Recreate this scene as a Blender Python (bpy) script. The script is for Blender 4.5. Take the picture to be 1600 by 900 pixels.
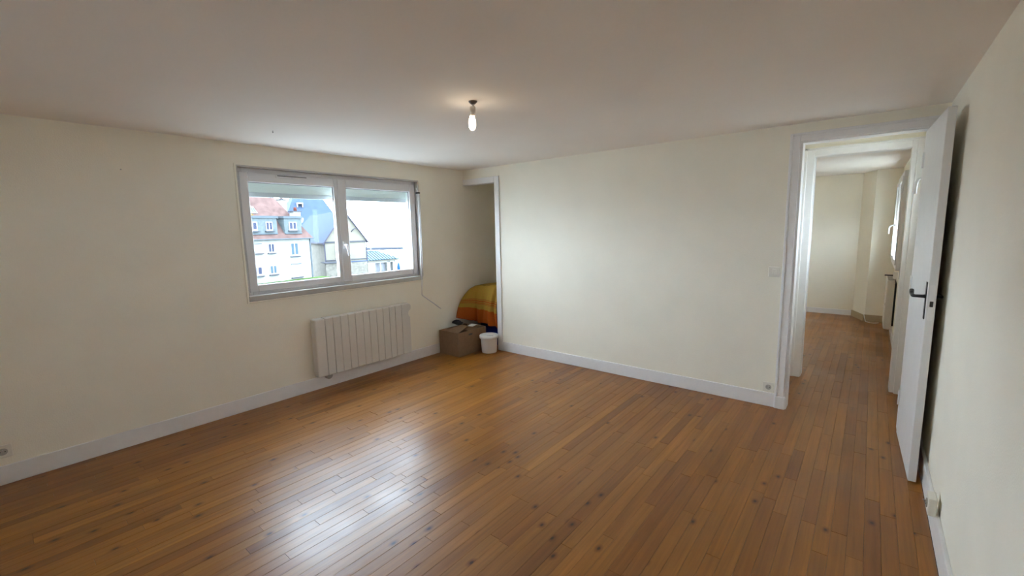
import bpy, bmesh, math, random
from mathutils import Vector, Matrix
random.seed(7)
S = bpy.context.scene
COL = S.collection
for o in list(bpy.data.objects):
    bpy.data.objects.remove(o)

# ------------------------------------------------------------------ camera
F_PX = 685.0
cam_data = bpy.data.cameras.new('camera')
cam_data.sensor_fit = 'HORIZONTAL'
cam_data.sensor_width = 36.0
cam_data.lens = 36.0 * F_PX / 1600.0
cam_data.clip_start = 0.05
cam_data.clip_end = 3000
cam = bpy.data.objects.new('camera', cam_data)
COL.objects.link(cam)
R_ = Vector((0.77545328, 0.63107651, -0.0203628))
U_ = Vector((-0.06949928, 0.11736443, 0.99065405))
D_ = Vector((-0.62756837, 0.76679073, -0.13486999))
CAM = Vector((3.98175, -3.95783, 1.478746))
m3 = Matrix((R_, U_, -D_)).transposed()
cam.matrix_world = Matrix.Translation(CAM) @ m3.to_4x4()
S.camera = cam

# ------------------------------------------------------------------ overcast sky
world = bpy.data.worlds.new('overcast_sky')
S.world = world
world.use_nodes = True
bg = world.node_tree.nodes['Background']
bg.inputs['Color'].default_value = (0.80, 0.945, 1.12, 1)
bg.inputs['Strength'].default_value = 9.0

# ------------------------------------------------------------------ exposure
S.view_settings.view_transform = 'Standard'
S.view_settings.look = 'None'
S.view_settings.gamma = 1.0
S.view_settings.use_curve_mapping = False
S.view_settings.exposure = 1.42
S.cycles.max_bounces = 14
S.cycles.diffuse_bounces = 10
S.cycles.transparent_max_bounces = 16
S.cycles.sample_clamp_indirect = 12.0

# ================================================================== materials
MATS = {}
def mat(name, color, rough=0.6, spec=0.5, metal=0.0, noise=0.0, nscale=8.0, bump=0.0, bscale=300.0, coat=0.0, emit=None, estr=0.0):
    if name in MATS:
        return MATS[name]
    m = bpy.data.materials.new(name)
    m.use_nodes = True
    nt = m.node_tree
    b = nt.nodes['Principled BSDF']
    b.inputs['Roughness'].default_value = rough
    b.inputs['Metallic'].default_value = metal
    b.inputs['Specular IOR Level'].default_value = spec
    b.inputs['Coat Weight'].default_value = coat
    col = (*color, 1)
    b.inputs['Base Color'].default_value = col
    geo = nt.nodes.new('ShaderNodeNewGeometry')
    if noise > 0:
        n = nt.nodes.new('ShaderNodeTexNoise')
        n.inputs['Scale'].default_value = nscale
        n.inputs['Detail'].default_value = 4
        nt.links.new(geo.outputs['Position'], n.inputs['Vector'])
        r = nt.nodes.new('ShaderNodeMapRange')
        r.inputs['To Min'].default_value = 1 - noise
        r.inputs['To Max'].default_value = 1 + noise
        r.inputs['From Min'].default_value = 0.3
        r.inputs['From Max'].default_value = 0.7
        nt.links.new(n.outputs['Fac'], r.inputs['Value'])
        mx = nt.nodes.new('ShaderNodeVectorMath')
        mx.operation = 'SCALE'
        mx.inputs[0].default_value = color
        nt.links.new(r.outputs['Result'], mx.inputs['Scale'])
        nt.links.new(mx.outputs['Vector'], b.inputs['Base Color'])
    if bump > 0:
        n2 = nt.nodes.new('ShaderNodeTexNoise')
        n2.inputs['Scale'].default_value = bscale
        n2.inputs['Detail'].default_value = 3
        nt.links.new(geo.outputs['Position'], n2.inputs['Vector'])
        bp = nt.nodes.new('ShaderNodeBump')
        bp.inputs['Strength'].default_value = bump
        bp.inputs['Distance'].default_value = 0.004
        nt.links.new(n2.outputs['Fac'], bp.inputs['Height'])
        nt.links.new(bp.outputs['Normal'], b.inputs['Normal'])
    if emit:
        b.inputs['Emission Color'].default_value = (*emit, 1)
        b.inputs['Emission Strength'].default_value = estr
    MATS[name] = m
    return m

M_WALL = mat('cream_wall_paint', (0.885, 0.845, 0.727), 0.75, 0.25, noise=0.02, nscale=3, bump=0.25, bscale=140)
M_CEIL = mat('ceiling_paint', (0.86, 0.82, 0.775), 0.8, 0.2, noise=0.015, nscale=2, bump=0.12, bscale=60)
M_TRIM = mat('white_gloss_trim', (0.82, 0.81, 0.80), 0.35, 0.5, noise=0.02, nscale=20, bump=0.08, bscale=80)
M_DOOR = mat('white_door_paint', (0.76, 0.76, 0.755), 0.4, 0.5, noise=0.02, nscale=12, bump=0.06, bscale=90)
M_PVC = mat('white_pvc', (0.74, 0.73, 0.74), 0.3, 0.5)
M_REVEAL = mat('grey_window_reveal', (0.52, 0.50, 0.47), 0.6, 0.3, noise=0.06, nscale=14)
M_SHUT = mat('pale_shutter_plastic', (0.76, 0.83, 0.79), 0.5, 0.4)
M_GASKET = mat('dark_gasket', (0.05, 0.05, 0.05), 0.6)
M_RAD = mat('radiator_enamel', (0.70, 0.67, 0.62), 0.35, 0.5)
M_RADG = mat('radiator_grey', (0.40, 0.39, 0.37), 0.5)
M_DARK = mat('dark_metal', (0.03, 0.028, 0.03), 0.35, 0.5, metal=0.6)
M_STEEL = mat('brushed_steel', (0.45, 0.43, 0.42), 0.35, metal=0.9)
M_SWITCH = mat('cream_plastic', (0.80, 0.77, 0.68), 0.4)
M_CARD = mat('cardboard', (0.24, 0.155, 0.095), 0.85, 0.1, noise=0.06, nscale=30)
M_CARD_SHADE = mat('cardboard_shade', (0.13, 0.085, 0.05), 0.9, 0.1)  # cardboard colour darkened to paint the shade inside the box
M_PAPER = mat('white_paper', (0.75, 0.75, 0.72), 0.7)
M_BUCKET = mat('white_bucket_plastic', (0.74, 0.72, 0.67), 0.35, 0.5)
M_BLACK = mat('black_cable', (0.015, 0.017, 0.02), 0.5)
M_BLUE = mat('blue_plastic', (0.012, 0.03, 0.22), 0.4)
M_SUB = mat('dark_subfloor', (0.035, 0.018, 0.01), 0.9)
M_CONC = mat('outer_render', (0.45, 0.44, 0.42), 0.9)

def floor_material():
    m = bpy.data.materials.new('varnished_pine')
    m.use_nodes = True
    nt = m.node_tree
    N = nt.nodes.new; L = nt.links.new
    b = nt.nodes['Principled BSDF']
    geo = N('ShaderNodeNewGeometry')
    a1 = N('ShaderNodeAttribute'); a1.attribute_type = 'OBJECT'; a1.attribute_name = 'tone'
    a2 = N('ShaderNodeAttribute'); a2.attribute_type = 'GEOMETRY'; a2.attribute_name = 'tone_g'
    add = N('ShaderNodeMath'); add.operation = 'ADD'
    L(a1.outputs['Fac'], add.inputs[0]); L(a2.outputs['Fac'], add.inputs[1])
    off = N('ShaderNodeMath'); off.operation = 'MULTIPLY'; off.inputs[1].default_value = 91.7
    L(add.outputs[0], off.inputs[0])
    comb = N('ShaderNodeCombineXYZ')
    L(off.outputs[0], comb.inputs['X']); L(off.outputs[0], comb.inputs['Z'])
    pv = N('ShaderNodeVectorMath'); pv.operation = 'ADD'
    L(geo.outputs['Position'], pv.inputs[0]); L(comb.outputs[0], pv.inputs[1])
    def noise(scale_vec, det=4, dist=0.0):
        mp = N('ShaderNodeMapping'); mp.inputs['Scale'].default_value = scale_vec
        L(pv.outputs[0], mp.inputs['Vector'])
        n = N('ShaderNodeTexNoise'); n.inputs['Scale'].default_value = 1.0; n.inputs['Detail'].default_value = det
        n.inputs['Distortion'].default_value = dist
        L(mp.outputs[0], n.inputs['Vector'])
        return n.outputs['Fac']
    # plank tone
    ramp = N('ShaderNodeValToRGB')
    e = ramp.color_ramp.elements
    e[0].position = 0.0; e[0].color = (0.195, 0.066, 0.0065, 1)
    e[1].position = 1.0; e[1].color = (0.335, 0.140, 0.018, 1)
    for p, c in ((0.10, (0.245, 0.086, 0.009, 1)), (0.30, (0.268, 0.100, 0.011, 1)), (0.6, (0.295, 0.114, 0.013, 1)), (0.86, (0.315, 0.124, 0.015, 1))):
        x = e.new(p); x.color = c
    L(add.outputs[0], ramp.inputs[0])
    # grain
    g1 = noise((75, 2.4, 1), 5, 0.6)
    g2 = noise((16, 1.1, 1), 3, 0.3)
    mr = N('ShaderNodeMapRange'); mr.inputs['From Min'].default_value = 0.3; mr.inputs['From Max'].default_value = 0.7
    mr.inputs['To Min'].default_value = 0.84; mr.inputs['To Max'].default_value = 1.13
    L(g1, mr.inputs['Value'])
    mr2 = N('ShaderNodeMapRange'); mr2.inputs['From Min'].default_value = 0.3; mr2.inputs['From Max'].default_value = 0.7
    mr2.inputs['To Min'].default_value = 0.82; mr2.inputs['To Max'].default_value = 1.16
    L(g2, mr2.inputs['Value'])
    mul = N('ShaderNodeMath'); mul.operation = 'MULTIPLY'
    L(mr.outputs[0], mul.inputs[0]); L(mr2.outputs[0], mul.inputs[1])
    sc = N('ShaderNodeVectorMath'); sc.operation = 'SCALE'
    L(ramp.outputs[0], sc.inputs[0]); L(mul.outputs[0], sc.inputs['Scale'])
    # knots
    mp = N('ShaderNodeMapping'); mp.inputs['Scale'].default_value = (6.0, 3.6, 1)
    L(pv.outputs[0], mp.inputs['Vector'])
    vor = N('ShaderNodeTexVoronoi'); vor.voronoi_dimensions = '2D'; vor.inputs['Scale'].default_value = 1.0
    L(mp.outputs[0], vor.inputs['Vector'])
    kr = N('ShaderNodeValToRGB')
    k = kr.color_ramp.elements
    k[0].position = 0.024; k[0].color = (0.13, 0.08, 0.04, 1)
    k[1].position = 0.13; k[1].color = (1, 1, 1, 1)
    x = k.new(0.055); x.color = (0.60, 0.50, 0.42, 1)
    L(vor.outputs['Distance'], kr.inputs[0])
    # only some cells carry a knot
    sel = N('ShaderNodeSeparateColor'); L(vor.outputs['Color'], sel.inputs[0])
    gt = N('ShaderNodeMath'); gt.operation = 'GREATER_THAN'; gt.inputs[1].default_value = 0.62
    L(sel.outputs[0], gt.inputs[0])
    mixk = N('ShaderNodeMix'); mixk.data_type = 'RGBA'; mixk.blend_type = 'MULTIPLY'
    L(gt.outputs[0], mixk.inputs['Factor'])
    L(sc.outputs[0], mixk.inputs['A']); L(kr.outputs[0], mixk.inputs['B'])
    L(mixk.outputs['Result'], b.inputs['Base Color'])
    # worn varnish
    w = N('ShaderNodeTexNoise'); w.inputs['Scale'].default_value = 2.2; w.inputs['Detail'].default_value = 5
    L(geo.outputs['Position'], w.inputs['Vector'])
    wr = N('ShaderNodeMapRange'); wr.inputs['From Min'].default_value = 0.3; wr.inputs['From Max'].default_value = 0.7
    wr.inputs['To Min'].default_value = 0.28; wr.inputs['To Max'].default_value = 0.42
    L(w.outputs['Fac'], wr.inputs['Value'])
    L(wr.outputs[0], b.inputs['Roughness'])
    b.inputs['Specular IOR Level'].default_value = 0.56
    bn = noise((40, 7, 1), 3, 0.4)
    bp = N('ShaderNodeBump'); bp.inputs['Strength'].default_value = 0.30; bp.inputs['Distance'].default_value = 0.0022
    L(bn, bp.inputs['Height']); L(bp.outputs[0], b.inputs['Normal'])
    return m
M_FLOOR = floor_material()

def glass_material():
    m = bpy.data.materials.new('window_glass')
    m.use_nodes = True
    nt = m.node_tree
    nt.nodes.clear()
    N = nt.nodes.new; L = nt.links.new
    out = N('ShaderNodeOutputMaterial')
    tr = N('ShaderNodeBsdfTransparent'); tr.inputs[0].default_value = (0.97, 0.985, 0.98, 1)
    gl = N('ShaderNodeBsdfGlossy'); gl.inputs['Roughness'].default_value = 0.0
    fr = N('ShaderNodeFresnel'); fr.inputs[0].default_value = 1.45
    mx = N('ShaderNodeMixShader')
    # coated pane: weak reflection
    fm = N('ShaderNodeMath'); fm.operation = 'MULTIPLY'; fm.inputs[1].default_value = 0.10
    L(fr.outputs[0], fm.inputs[0])
    L(fm.outputs[0], mx.inputs[0]); L(tr.outputs[0], mx.inputs[1]); L(gl.outputs[0], mx.inputs[2])
    L(mx.outputs[0], out.inputs[0])
    return m
M_GLASS = glass_material()

def blanket_material():
    m = bpy.data.materials.new('striped_blanket')
    m.use_nodes = True
    nt = m.node_tree
    N = nt.nodes.new; L = nt.links.new
    b = nt.nodes['Principled BSDF']
    b.inputs['Roughness'].default_value = 0.95
    b.inputs['Specular IOR Level'].default_value = 0.1
    uv = N('ShaderNodeAttribute'); uv.attribute_name = 'hang'      # woven stripes run across the cloth
    ramp = N('ShaderNodeValToRGB')
    ramp.color_ramp.interpolation = 'CONSTANT'
    e = ramp.color_ramp.elements
    Y = (0.45, 0.275, 0.048, 1); O = (0.46, 0.105, 0.018, 1); P = (0.40, 0.15, 0.035, 1)
    e[0].position = 0.0; e[0].color = Y
    e[1].position = 0.655; e[1].color = O
    for p, c in ((0.385, P), (0.405, Y), (0.425, O), (0.445, P), (0.46, Y), (0.48, O), (0.50, Y), (0.515, P), (0.53, Y)):
        x = e.new(p); x.color = c
    L(uv.outputs['Fac'], ramp.inputs[0])
    n = N('ShaderNodeTexNoise'); n.inputs['Scale'].default_value = 60
    mx = N('ShaderNodeMix'); mx.data_type = 'RGBA'; mx.blend_type = 'MULTIPLY'; mx.inputs['Factor'].default_value = 0.35
    L(ramp.outputs[0], mx.inputs['A']); L(n.outputs['Color'], mx.inputs['B'])
    L(mx.outputs['Result'], b.inputs['Base Color'])
    return m
M_BLANKET = blanket_material()

# exterior
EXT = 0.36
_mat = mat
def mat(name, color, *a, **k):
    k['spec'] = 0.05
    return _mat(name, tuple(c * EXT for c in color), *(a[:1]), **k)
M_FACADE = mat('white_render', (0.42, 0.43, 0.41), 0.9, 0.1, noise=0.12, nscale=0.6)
M_TILE = mat('clay_roof_tiles', (0.15, 0.095, 0.085), 0.9, 0.1, noise=0.22, nscale=1.6)
M_MOSS = mat('orange_lichen', (0.19, 0.12, 0.035), 0.9, 0.1, noise=0.2, nscale=2)
M_ZINC = mat('zinc_sheet', (0.115, 0.14, 0.16), 0.6, 0.3, noise=0.1, nscale=1)
M_DORMER = mat('pale_slate_cladding', (0.15, 0.18, 0.19), 0.85, 0.1, noise=0.18, nscale=4)
M_SLATE = mat('blue_slate', (0.050, 0.075, 0.125), 0.8, 0.2, noise=0.14, nscale=1.2)
M_SLATE2 = mat('pale_blue_slate', (0.068, 0.100, 0.165), 0.8, 0.2, noise=0.12, nscale=1.2)
M_BARGE = mat('violet_bargeboard', (0.09, 0.09, 0.13), 0.7)
M_STONE = mat('cream_limestone', (0.28, 0.265, 0.215), 0.9, 0.1, noise=0.10, nscale=1.8)
M_RUBBLE = mat('rubble_stone', (0.22, 0.21, 0.18), 0.9, 0.1, noise=0.32, nscale=3.5)
M_COPING = mat('grey_coping', (0.09, 0.095, 0.11), 0.8, 0.1, noise=0.1, nscale=3)
M_OWIN = mat('dark_house_pane', (0.055, 0.065, 0.11), 0.3, 0.4)
M_OWIN2 = mat('blue_house_pane', (0.08, 0.13, 0.17), 0.3, 0.4)
M_OFRAME = mat('white_house_frame', (0.40, 0.40, 0.40), 0.6)
M_GRASS = mat('lawn_green', (0.060, 0.125, 0.020), 0.95, 0.05, noise=0.35, nscale=1.5)
M_GROUND = _mat('pale_paving', (0.27, 0.27, 0.26), 0.9, 0.1, noise=0.05, nscale=0.3)
M_TEAL = mat('teal_metal_roof', (0.13, 0.20, 0.20), 0.5, 0.4)
M_TEALR = mat('teal_roof_seam', (0.02, 0.05, 0.08), 0.5, 0.4)
M_RED = mat('red_clay_pot', (0.20, 0.06, 0.045), 0.8)
M_CANVAS = mat('blue_parasol_canvas', (0.015, 0.085, 0.20), 0.8)
M_SPIT = mat('distant_breakwater', (0.07, 0.085, 0.11), 0.9, 0.1)
M_SEA = _mat('pale_sea', (0.30, 0.32, 0.33), 0.15, 0.8)

mat = _mat
# ================================================================== helpers
def bx(bm, x0, x1, y0, y1, z0, z1, mi=0):
    v = [bm.verts.new((x, y, z)) for z in (z0, z1) for y in (y0, y1) for x in (x0, x1)]
    fs = [(0, 2, 3, 1), (4, 5, 7, 6), (0, 1, 5, 4), (2, 6, 7, 3), (0, 4, 6, 2), (1, 3, 7, 5)]
    for f in fs:
        fc = bm.faces.new([v[i] for i in f]); fc.material_index = mi
    return v

def prism(bm, pts, off):
    """closed polygon pts (3D, planar) pushed along off"""
    a = [bm.verts.new(p) for p in pts]
    b = [bm.verts.new(Vector(p) + Vector(off)) for p in pts]
    bm.faces.new(a); bm.faces.new(list(reversed(b)))
    n = len(pts)
    for i in range(n):
        bm.faces.new((a[i], b[i], b[(i + 1) % n], a[(i + 1) % n]))

def tube(bm, pts, r, seg=10, cap=True):
    pts = [Vector(p) for p in pts]
    rs = r if isinstance(r, (list, tuple)) else [r] * len(pts)
    rings = []
    prev = None
    for i, p in enumerate(pts):
        if i == 0: d = pts[1] - pts[0]
        elif i == len(pts) - 1: d = pts[-1] - pts[-2]
        else: d = (pts[i + 1] - pts[i]).normalized() + (pts[i] - pts[i - 1]).normalized()
        d.normalize()
        if prev is None:
            a = Vector((0, 0, 1)) if abs(d.z) < 0.9 else Vector((1, 0, 0))
            u = d.cross(a).normalized()
        else:
            u = (prev - d * prev.dot(d)).normalized()
        prev = u
        w = d.cross(u)
        rings.append([bm.verts.new(p + (u * math.cos(2 * math.pi * k / seg) + w * math.sin(2 * math.pi * k / seg)) * rs[i]) for k in range(seg)])
    for i in range(len(rings) - 1):
        for k in range(seg):
            f = bm.faces.new((rings[i][k], rings[i][(k + 1) % seg], rings[i + 1][(k + 1) % seg], rings[i + 1][k]))
            f.smooth = True
    if cap:
        bm.faces.new(list(reversed(rings[0]))); bm.faces.new(rings[-1])

def lathe(bm, prof, seg=32, c=(0, 0, 0), sx=1.0, sy=1.0):
    rings = []
    for r, z in prof:
        rings.append([bm.verts.new((c[0] + sx * r * math.cos(2 * math.pi * k / seg), c[1] + sy * r * math.sin(2 * math.pi * k / seg), c[2] + z)) for k in range(seg)])
    for i in range(len(rings) - 1):
        for k in range(seg):
            f = bm.faces.new((rings[i][k], rings[i][(k + 1) % seg], rings[i + 1][(k + 1) % seg], rings[i + 1][k]))
            f.smooth = True
    bm.faces.new(list(reversed(rings[0]))); bm.faces.new(rings[-1])

def obj(name, bm, m, parent=None, bevel=0.0, seg=2, kind=None, label=None):
    bmesh.ops.recalc_face_normals(bm, faces=bm.faces)
    me = bpy.data.meshes.new(name)
    bm.to_mesh(me); bm.free()
    for mm in (m if isinstance(m, (list, tuple)) else [m]):
        me.materials.append(mm)
    o = bpy.data.objects.new(name, me)
    COL.objects.link(o)
    if parent is not None: o.parent = parent
    if bevel > 0:
        md = o.modifiers.new('bevel', 'BEVEL'); md.width = bevel; md.segments = seg; md.limit_method = 'ANGLE'
        md.angle_limit = math.radians(40)
    if kind: o['kind'] = kind
    if label: o['label'] = label
    return o

def box(name, dims, m, parent=None, bevel=0.0, seg=2, kind=None, label=None):
    """dims: one or several (x0,x1,y0,y1,z0,z1)"""
    bm = bmesh.new()
    if isinstance(dims[0], (int, float)): dims = [dims]
    for d in dims: bx(bm, *d)
    return obj(name, bm, m, parent, bevel, seg, kind, label)

def empty(name, loc=(0, 0, 0), rz=0.0, kind=None):
    o = bpy.data.objects.new(name, None)
    o.empty_display_size = 0.1
    COL.objects.link(o)
    o.location = loc; o.rotation_euler = (0, 0, rz)
    if kind: o['kind'] = kind
    return o

def thing(o, label, cat, group=None):
    o['label'] = label; o['category'] = cat
    if group: o['group'] = group
    return o

def dup(o, parent=None):
    c = o.copy(); COL.objects.link(c)
    if parent is not None: c.parent = parent
    for ch in list(o.children): dup(ch, c)
    return c

def T(bm_parts_offset):  # tuple shift helper
    return Vector(bm_parts_offset)

H = 2.20          # ceiling height
XR = 4.315        # right wall face
YR = -5.30        # rear wall face
YF = 4.72         # far wall of the room beyond the hall

# ================================================================== room shell
box('wall_left', [(-0.30, 0, YR - .2, -2.55, 0, H + .1), (-0.30, 0, -0.715, 1.35, 0, H + .1),
                  (-0.30, 0, -2.55, -0.715, 0, 0.945), (-0.30, 0, -2.55, -0.715, 2.028, H + .1)], M_WALL, kind='structure')
DX0, DX1, DZ = 3.525, 4.245, 2.075      # doorway hole in back wall
box('wall_back', [(0.565, DX0, 0, 0.10, 0, H), (0.0, 0.565, 0, 0.10, 2.04, H),
                  (DX0, DX1, 0, 0.10, DZ, H), (DX1, XR, 0, 0.10, 0, H)], M_WALL, kind='structure')
HX = 4.27                                # face of outer right wall in hall and far room
box('wall_right', [(XR, XR + .3, YR - .2, 0.05, 0, H + .1)], M_WALL, kind='structure')
box('wall_outer_right', [(HX, XR + .3, 0.10, 0.16, 0, H + .1), (HX, XR + .3, 0.16, 0.80, 0, 1.15), (HX, XR + .3, 0.16, 0.80, 2.02, H + .1),
                         (HX, XR + .3, 0.80, 2.55, 0, H + .1), (HX, XR + .3, 2.55, 4.0, 0, 0.92), (HX, XR + .3, 2.55, 4.0, 2.02, H + .1),
                         (HX, XR + .3, 4.0, YF + .2, 0, H + .1)], M_WALL, kind='structure')
RX0, RX1, RZ0, RZ1 = 1.80, 2.32, 1.30, 1.82      # small unseen window, added behind the viewer to brighten left wall and ceiling
box('wall_rear', [(-0.3, RX0, YR - .2, YR, 0, H + .1), (RX1, XR + .3, YR - .2, YR, 0, H + .1), (RX0, RX1, YR - .2, YR, 0, RZ0), (RX0, RX1, YR - .2, YR, RZ1, H + .1)],
    M_WALL, kind='structure')
wr_ = empty('added_fill_window', (RX0, YR - 0.06, RZ0), kind='structure')
rw, rh = RX1 - RX0, RZ1 - RZ0
box('frame', [(0, .05, -.04, .02, 0, rh), (rw - .05, rw, -.04, .02, 0, rh), (.05, rw - .05, -.04, .02, 0, .05), (.05, rw - .05, -.04, .02, rh - .05, rh)], M_PVC, wr_, bevel=0.004)
box('glass_pane', (.05, rw - .05, -.012, -.008, .05, rh - .05), M_GLASS, wr_)
box('wall_alcove', [(0, 0.75, 1.15, 1.35, 0, H), (0.62, 0.75, 0.10, 1.15, 0, H)], M_WALL, kind='structure')
box('wall_hall', [(1.75, 3.50, 0.95, 1.07, 0, H), (3.50, 4.215, 0.95, 1.07, 2.085, H), (4.215, HX, 0.95, 1.07, 0, H), (1.65, 1.75, 0.10, YF + .2, 0, H)],
    M_WALL, kind='structure')
bm = bmesh.new()
bx(bm, 1.75, XR, YF, YF + .2, 0, H)
prism(bm, [(3.83, YF, 0), (3.985, 4.33, 0), (HX, 4.33, 0), (HX, YF, 0)], (0, 0, H))
obj('wall_far', bm, M_WALL, kind='structure')
box('ceiling', (-0.3, XR + .3, YR - .2, YF + .2, H, H + .15), M_CEIL, kind='structure')

# floor: dark bed with every board laid on it
floor = box('floor', (-0.3, XR + .3, YR - .2, YF + .2, -0.12, -0.014), M_SUB, kind='structure')
PW = 0.0614
def proj(x, y):
    d = Vector((x, y, 0)) - CAM
    z = d.dot(D_)
    if z < 0.15: return None
    return 800 + F_PX * d.dot(R_) / z, 450 - F_PX * d.dot(U_) / z, z
planks = []
row = 0
x = 0.0
rr = random.Random(3)
while x < XR - 0.02:
    w = min(PW, XR - x)
    top = 1.15 if x < 0.60 else (0.0 if x < 1.75 else YF)
    y = YR - rr.uniform(0, 0.8)
    while y < top:
        ln = rr.choice((0.42, 0.58, 0.75, 0.9, 1.05, 1.2)) * rr.uniform(0.9, 1.1)
        y0, y1 = max(y, YR), min(y + ln, top)
        if y1 - y0 > 0.02:
            planks.append((x + w / 2, w, (y0 + y1) / 2, y1 - y0, rr.random()))
        y += ln
    x += PW
    row += 1
def score(p):
    q = [proj(p[0], p[2] + s * p[3] / 2) for s in (-1, 0, 1)]
    best = 0
    for k in q:
        if k and -20 < k[0] < 1620 and 0 < k[1] < 910:
            if p[2] > 0 and (p[0] < 3.3): continue
            best = max(best, p[3] * (450 - 0 + k[1]) / k[2] ** 2)
    return best
planks.sort(key=score, reverse=True)
G = 0.00035
def plank_bm(bm, cx, w, cy, ln, layer=None, tone=0):
    hw = w / 2 - G; hl = ln / 2 - G; b = 0.0008
    rings = []
    for (dx, dy, z) in ((hw, hl, -0.014), (hw, hl, -b), (hw - b, hl - b, 0.0)):
        rings.append([bm.verts.new((cx + sx * dx, cy + sy * dy, z)) for sx, sy in ((-1, -1), (1, -1), (1, 1), (-1, 1))])
    fs = [bm.faces.new(rings[2])]
    for a, c in ((0, 1), (1, 2)):
        for i in range(4):
            fs.append(bm.faces.new((rings[a][i], rings[a][(i + 1) % 4], rings[c][(i + 1) % 4], rings[c][i])))
    if layer is not None:
        for f in fs: f[layer] = tone
mesh_cache = {}
for i, (cx, w, cy, ln, tone) in enumerate(planks[:298]):
    key = (round(w, 3), round(ln, 1))
    if key not in mesh_cache:
        b = bmesh.new(); plank_bm(b, 0, w, 0, key[1] if key[1] > 0 else 0.05)
        bmesh.ops.recalc_face_normals(b, faces=b.faces)
        me = bpy.data.meshes.new('plank'); b.to_mesh(me); b.free(); me.materials.append(M_FLOOR)
        mesh_cache[key] = me
    o = bpy.data.objects.new('plank', mesh_cache[key])
    COL.objects.link(o); o.parent = floor
    o.location = (cx, cy, rr.uniform(-0.0004, 0.0004))
    o.scale = (1, ln / (key[1] if key[1] > 0 else 0.05), 1)
    o['tone'] = tone
b = bmesh.new()
lay = b.faces.layers.float.new('tone_g')
for (cx, w, cy, ln, tone) in planks[298:]:
    plank_bm(b, cx, w, cy, ln, lay, tone)
obj('plank_rows', b, M_FLOOR, floor, kind='stuff')

# baseboards
def baseboard(name, x0, x1, y0, y1, h=0.118):
    return box(name, (x0, x1, y0, y1, 0, h), M_TRIM, bevel=0.004, kind='structure')
baseboard('baseboard_left', 0.0, 0.012, YR, 1.15, 0.118)
baseboard('baseboard_back', 0.588, 3.47, -0.016, 0.0, 0.114)
baseboard('baseboard_right', XR - 0.016, XR, YR, -0.02, 0.13)
baseboard('baseboard_rear', 0.012, XR - 0.016, YR, YR + 0.015)
baseboard('baseboard_hall', 1.75, 3.46, 0.935, 0.95)
baseboard('baseboard_far', 1.75, 3.83, YF - 0.015, YF, 0.085)
bm = bmesh.new()
d = Vector((4.33 - YF, -(3.985 - 3.83), 0)).normalized() * 0.02
prism(bm, [(3.83, YF, 0), (3.985, 4.33, 0), (3.985 - .02, 4.31, 0), (3.81, YF, 0)], (0, 0, 0.09))
bx(bm, 3.975, HX, 4.305, 4.33, 0, 0.10)
obj('baseboard_pier', bm, mat('tan_baseboard', (0.42, 0.33, 0.20), 0.6), kind='structure')
baseboard('baseboard_outer_right', HX - 0.015, HX, 1.07, 4.31, 0.085)
baseboard('baseboard_hall_right', HX - 0.015, HX, 0.12, 0.93, 0.085)

# ---- alcove architrave (trim_1)
a = empty('trim_1', (0.55, 0, 0), kind='structure')
box('side_casing', (-0.035, 0.035, -0.018, 0.0, 0, 2.085), M_TRIM, a, bevel=0.004)
box('head_casing', (-0.55, -0.035, -0.018, 0.0, 2.015, 2.085), M_TRIM, a, bevel=0.004)
box('jamb', [(-0.035, 0.014, 0.0, 0.115, 0, 2.035)], M_TRIM, a, bevel=0.002)
box('head_jamb', [(-0.55, -0.035, 0.0, 0.115, 2.018, 2.038)], M_TRIM, a, bevel=0.002)

# ---- doorway architrave (trim_2) : room side
a = empty('trim_2', (3.50, 0, 0), kind='structure')
box('left_casing', [(-0.030, 0.030, -0.020, 0, 0, 2.123), (-0.036, -0.018, -0.026, 0, 0, 2.129)], M_TRIM, a, bevel=0.004)
box('left_stop', (0.030, 0.047, -0.008, 0.11, 0, 2.057), M_TRIM, a, bevel=0.003)
box('plinth_block', (-0.034, 0.040, -0.028, 0, 0, 0.10), M_TRIM, a, bevel=0.004)
box('head_casing', [(0.030, 0.80, -0.020, 0, 2.068, 2.123), (-0.018, 0.80, -0.026, 0, 2.112, 2.129)], M_TRIM, a, bevel=0.004)
box('head_jamb', [(0.030, 0.745, -0.008, 0.11, 2.057, 2.075)], M_TRIM, a, bevel=0.003)
box('right_casing', [(0.715, 0.79, -0.020, 0, 0, 2.068)], M_TRIM, a, bevel=0.004)
box('right_jamb', [(0.715, 0.745, 0.0, 0.11, 0, 2.057)], M_TRIM, a, bevel=0.003)
# ---- second doorway across the hall (trim_3)
a = empty('trim_3', (3.50, 0.93, 0), kind='structure')
box('left_casing', [(-0.045, 0.036, 0, 0.02, 0, 2.132), (-0.045, -0.02, -0.008, 0.02, 0, 2.137)], M_TRIM, a, bevel=0.004)
box('left_jamb', (0.0, 0.042, 0.02, 0.15, 0, 2.07), M_TRIM, a, bevel=0.006, seg=3)
box('head_casing', [(0.036, 0.69, 0, 0.02, 2.065, 2.132), (-0.045, 0.765, -0.008, 0.02, 2.118, 2.137)], M_TRIM, a, bevel=0.004)
box('head_jamb', (0.042, 0.69, 0.02, 0.15, 2.062, 2.085), M_TRIM, a, bevel=0.003)
box('right_casing', [(0.69, 0.735, 0, 0.02, 0, 2.118), (0.72, 0.765, -0.03, 0.02, 0, 2.118)], M_TRIM, a, bevel=0.005)
box('right_jamb', (0.69, 0.715, 0.02, 0.15, 0, 2.07), M_TRIM, a, bevel=0.004)
box('strike_plate', (0.6875, 0.691, 0.06, 0.10, 0.98, 1.12), M_STEEL, a, label='steel strike plate')

# ================================================================== window 1
w1 = empty('window_1', (0, -1.63, 0.945), kind='structure')
def L1(x0, x1, y0, y1, z0, z1): return (x0, x1, y0 + 1.63, y1 + 1.63, z0 - 0.945, z1 - 0.945)
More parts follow.
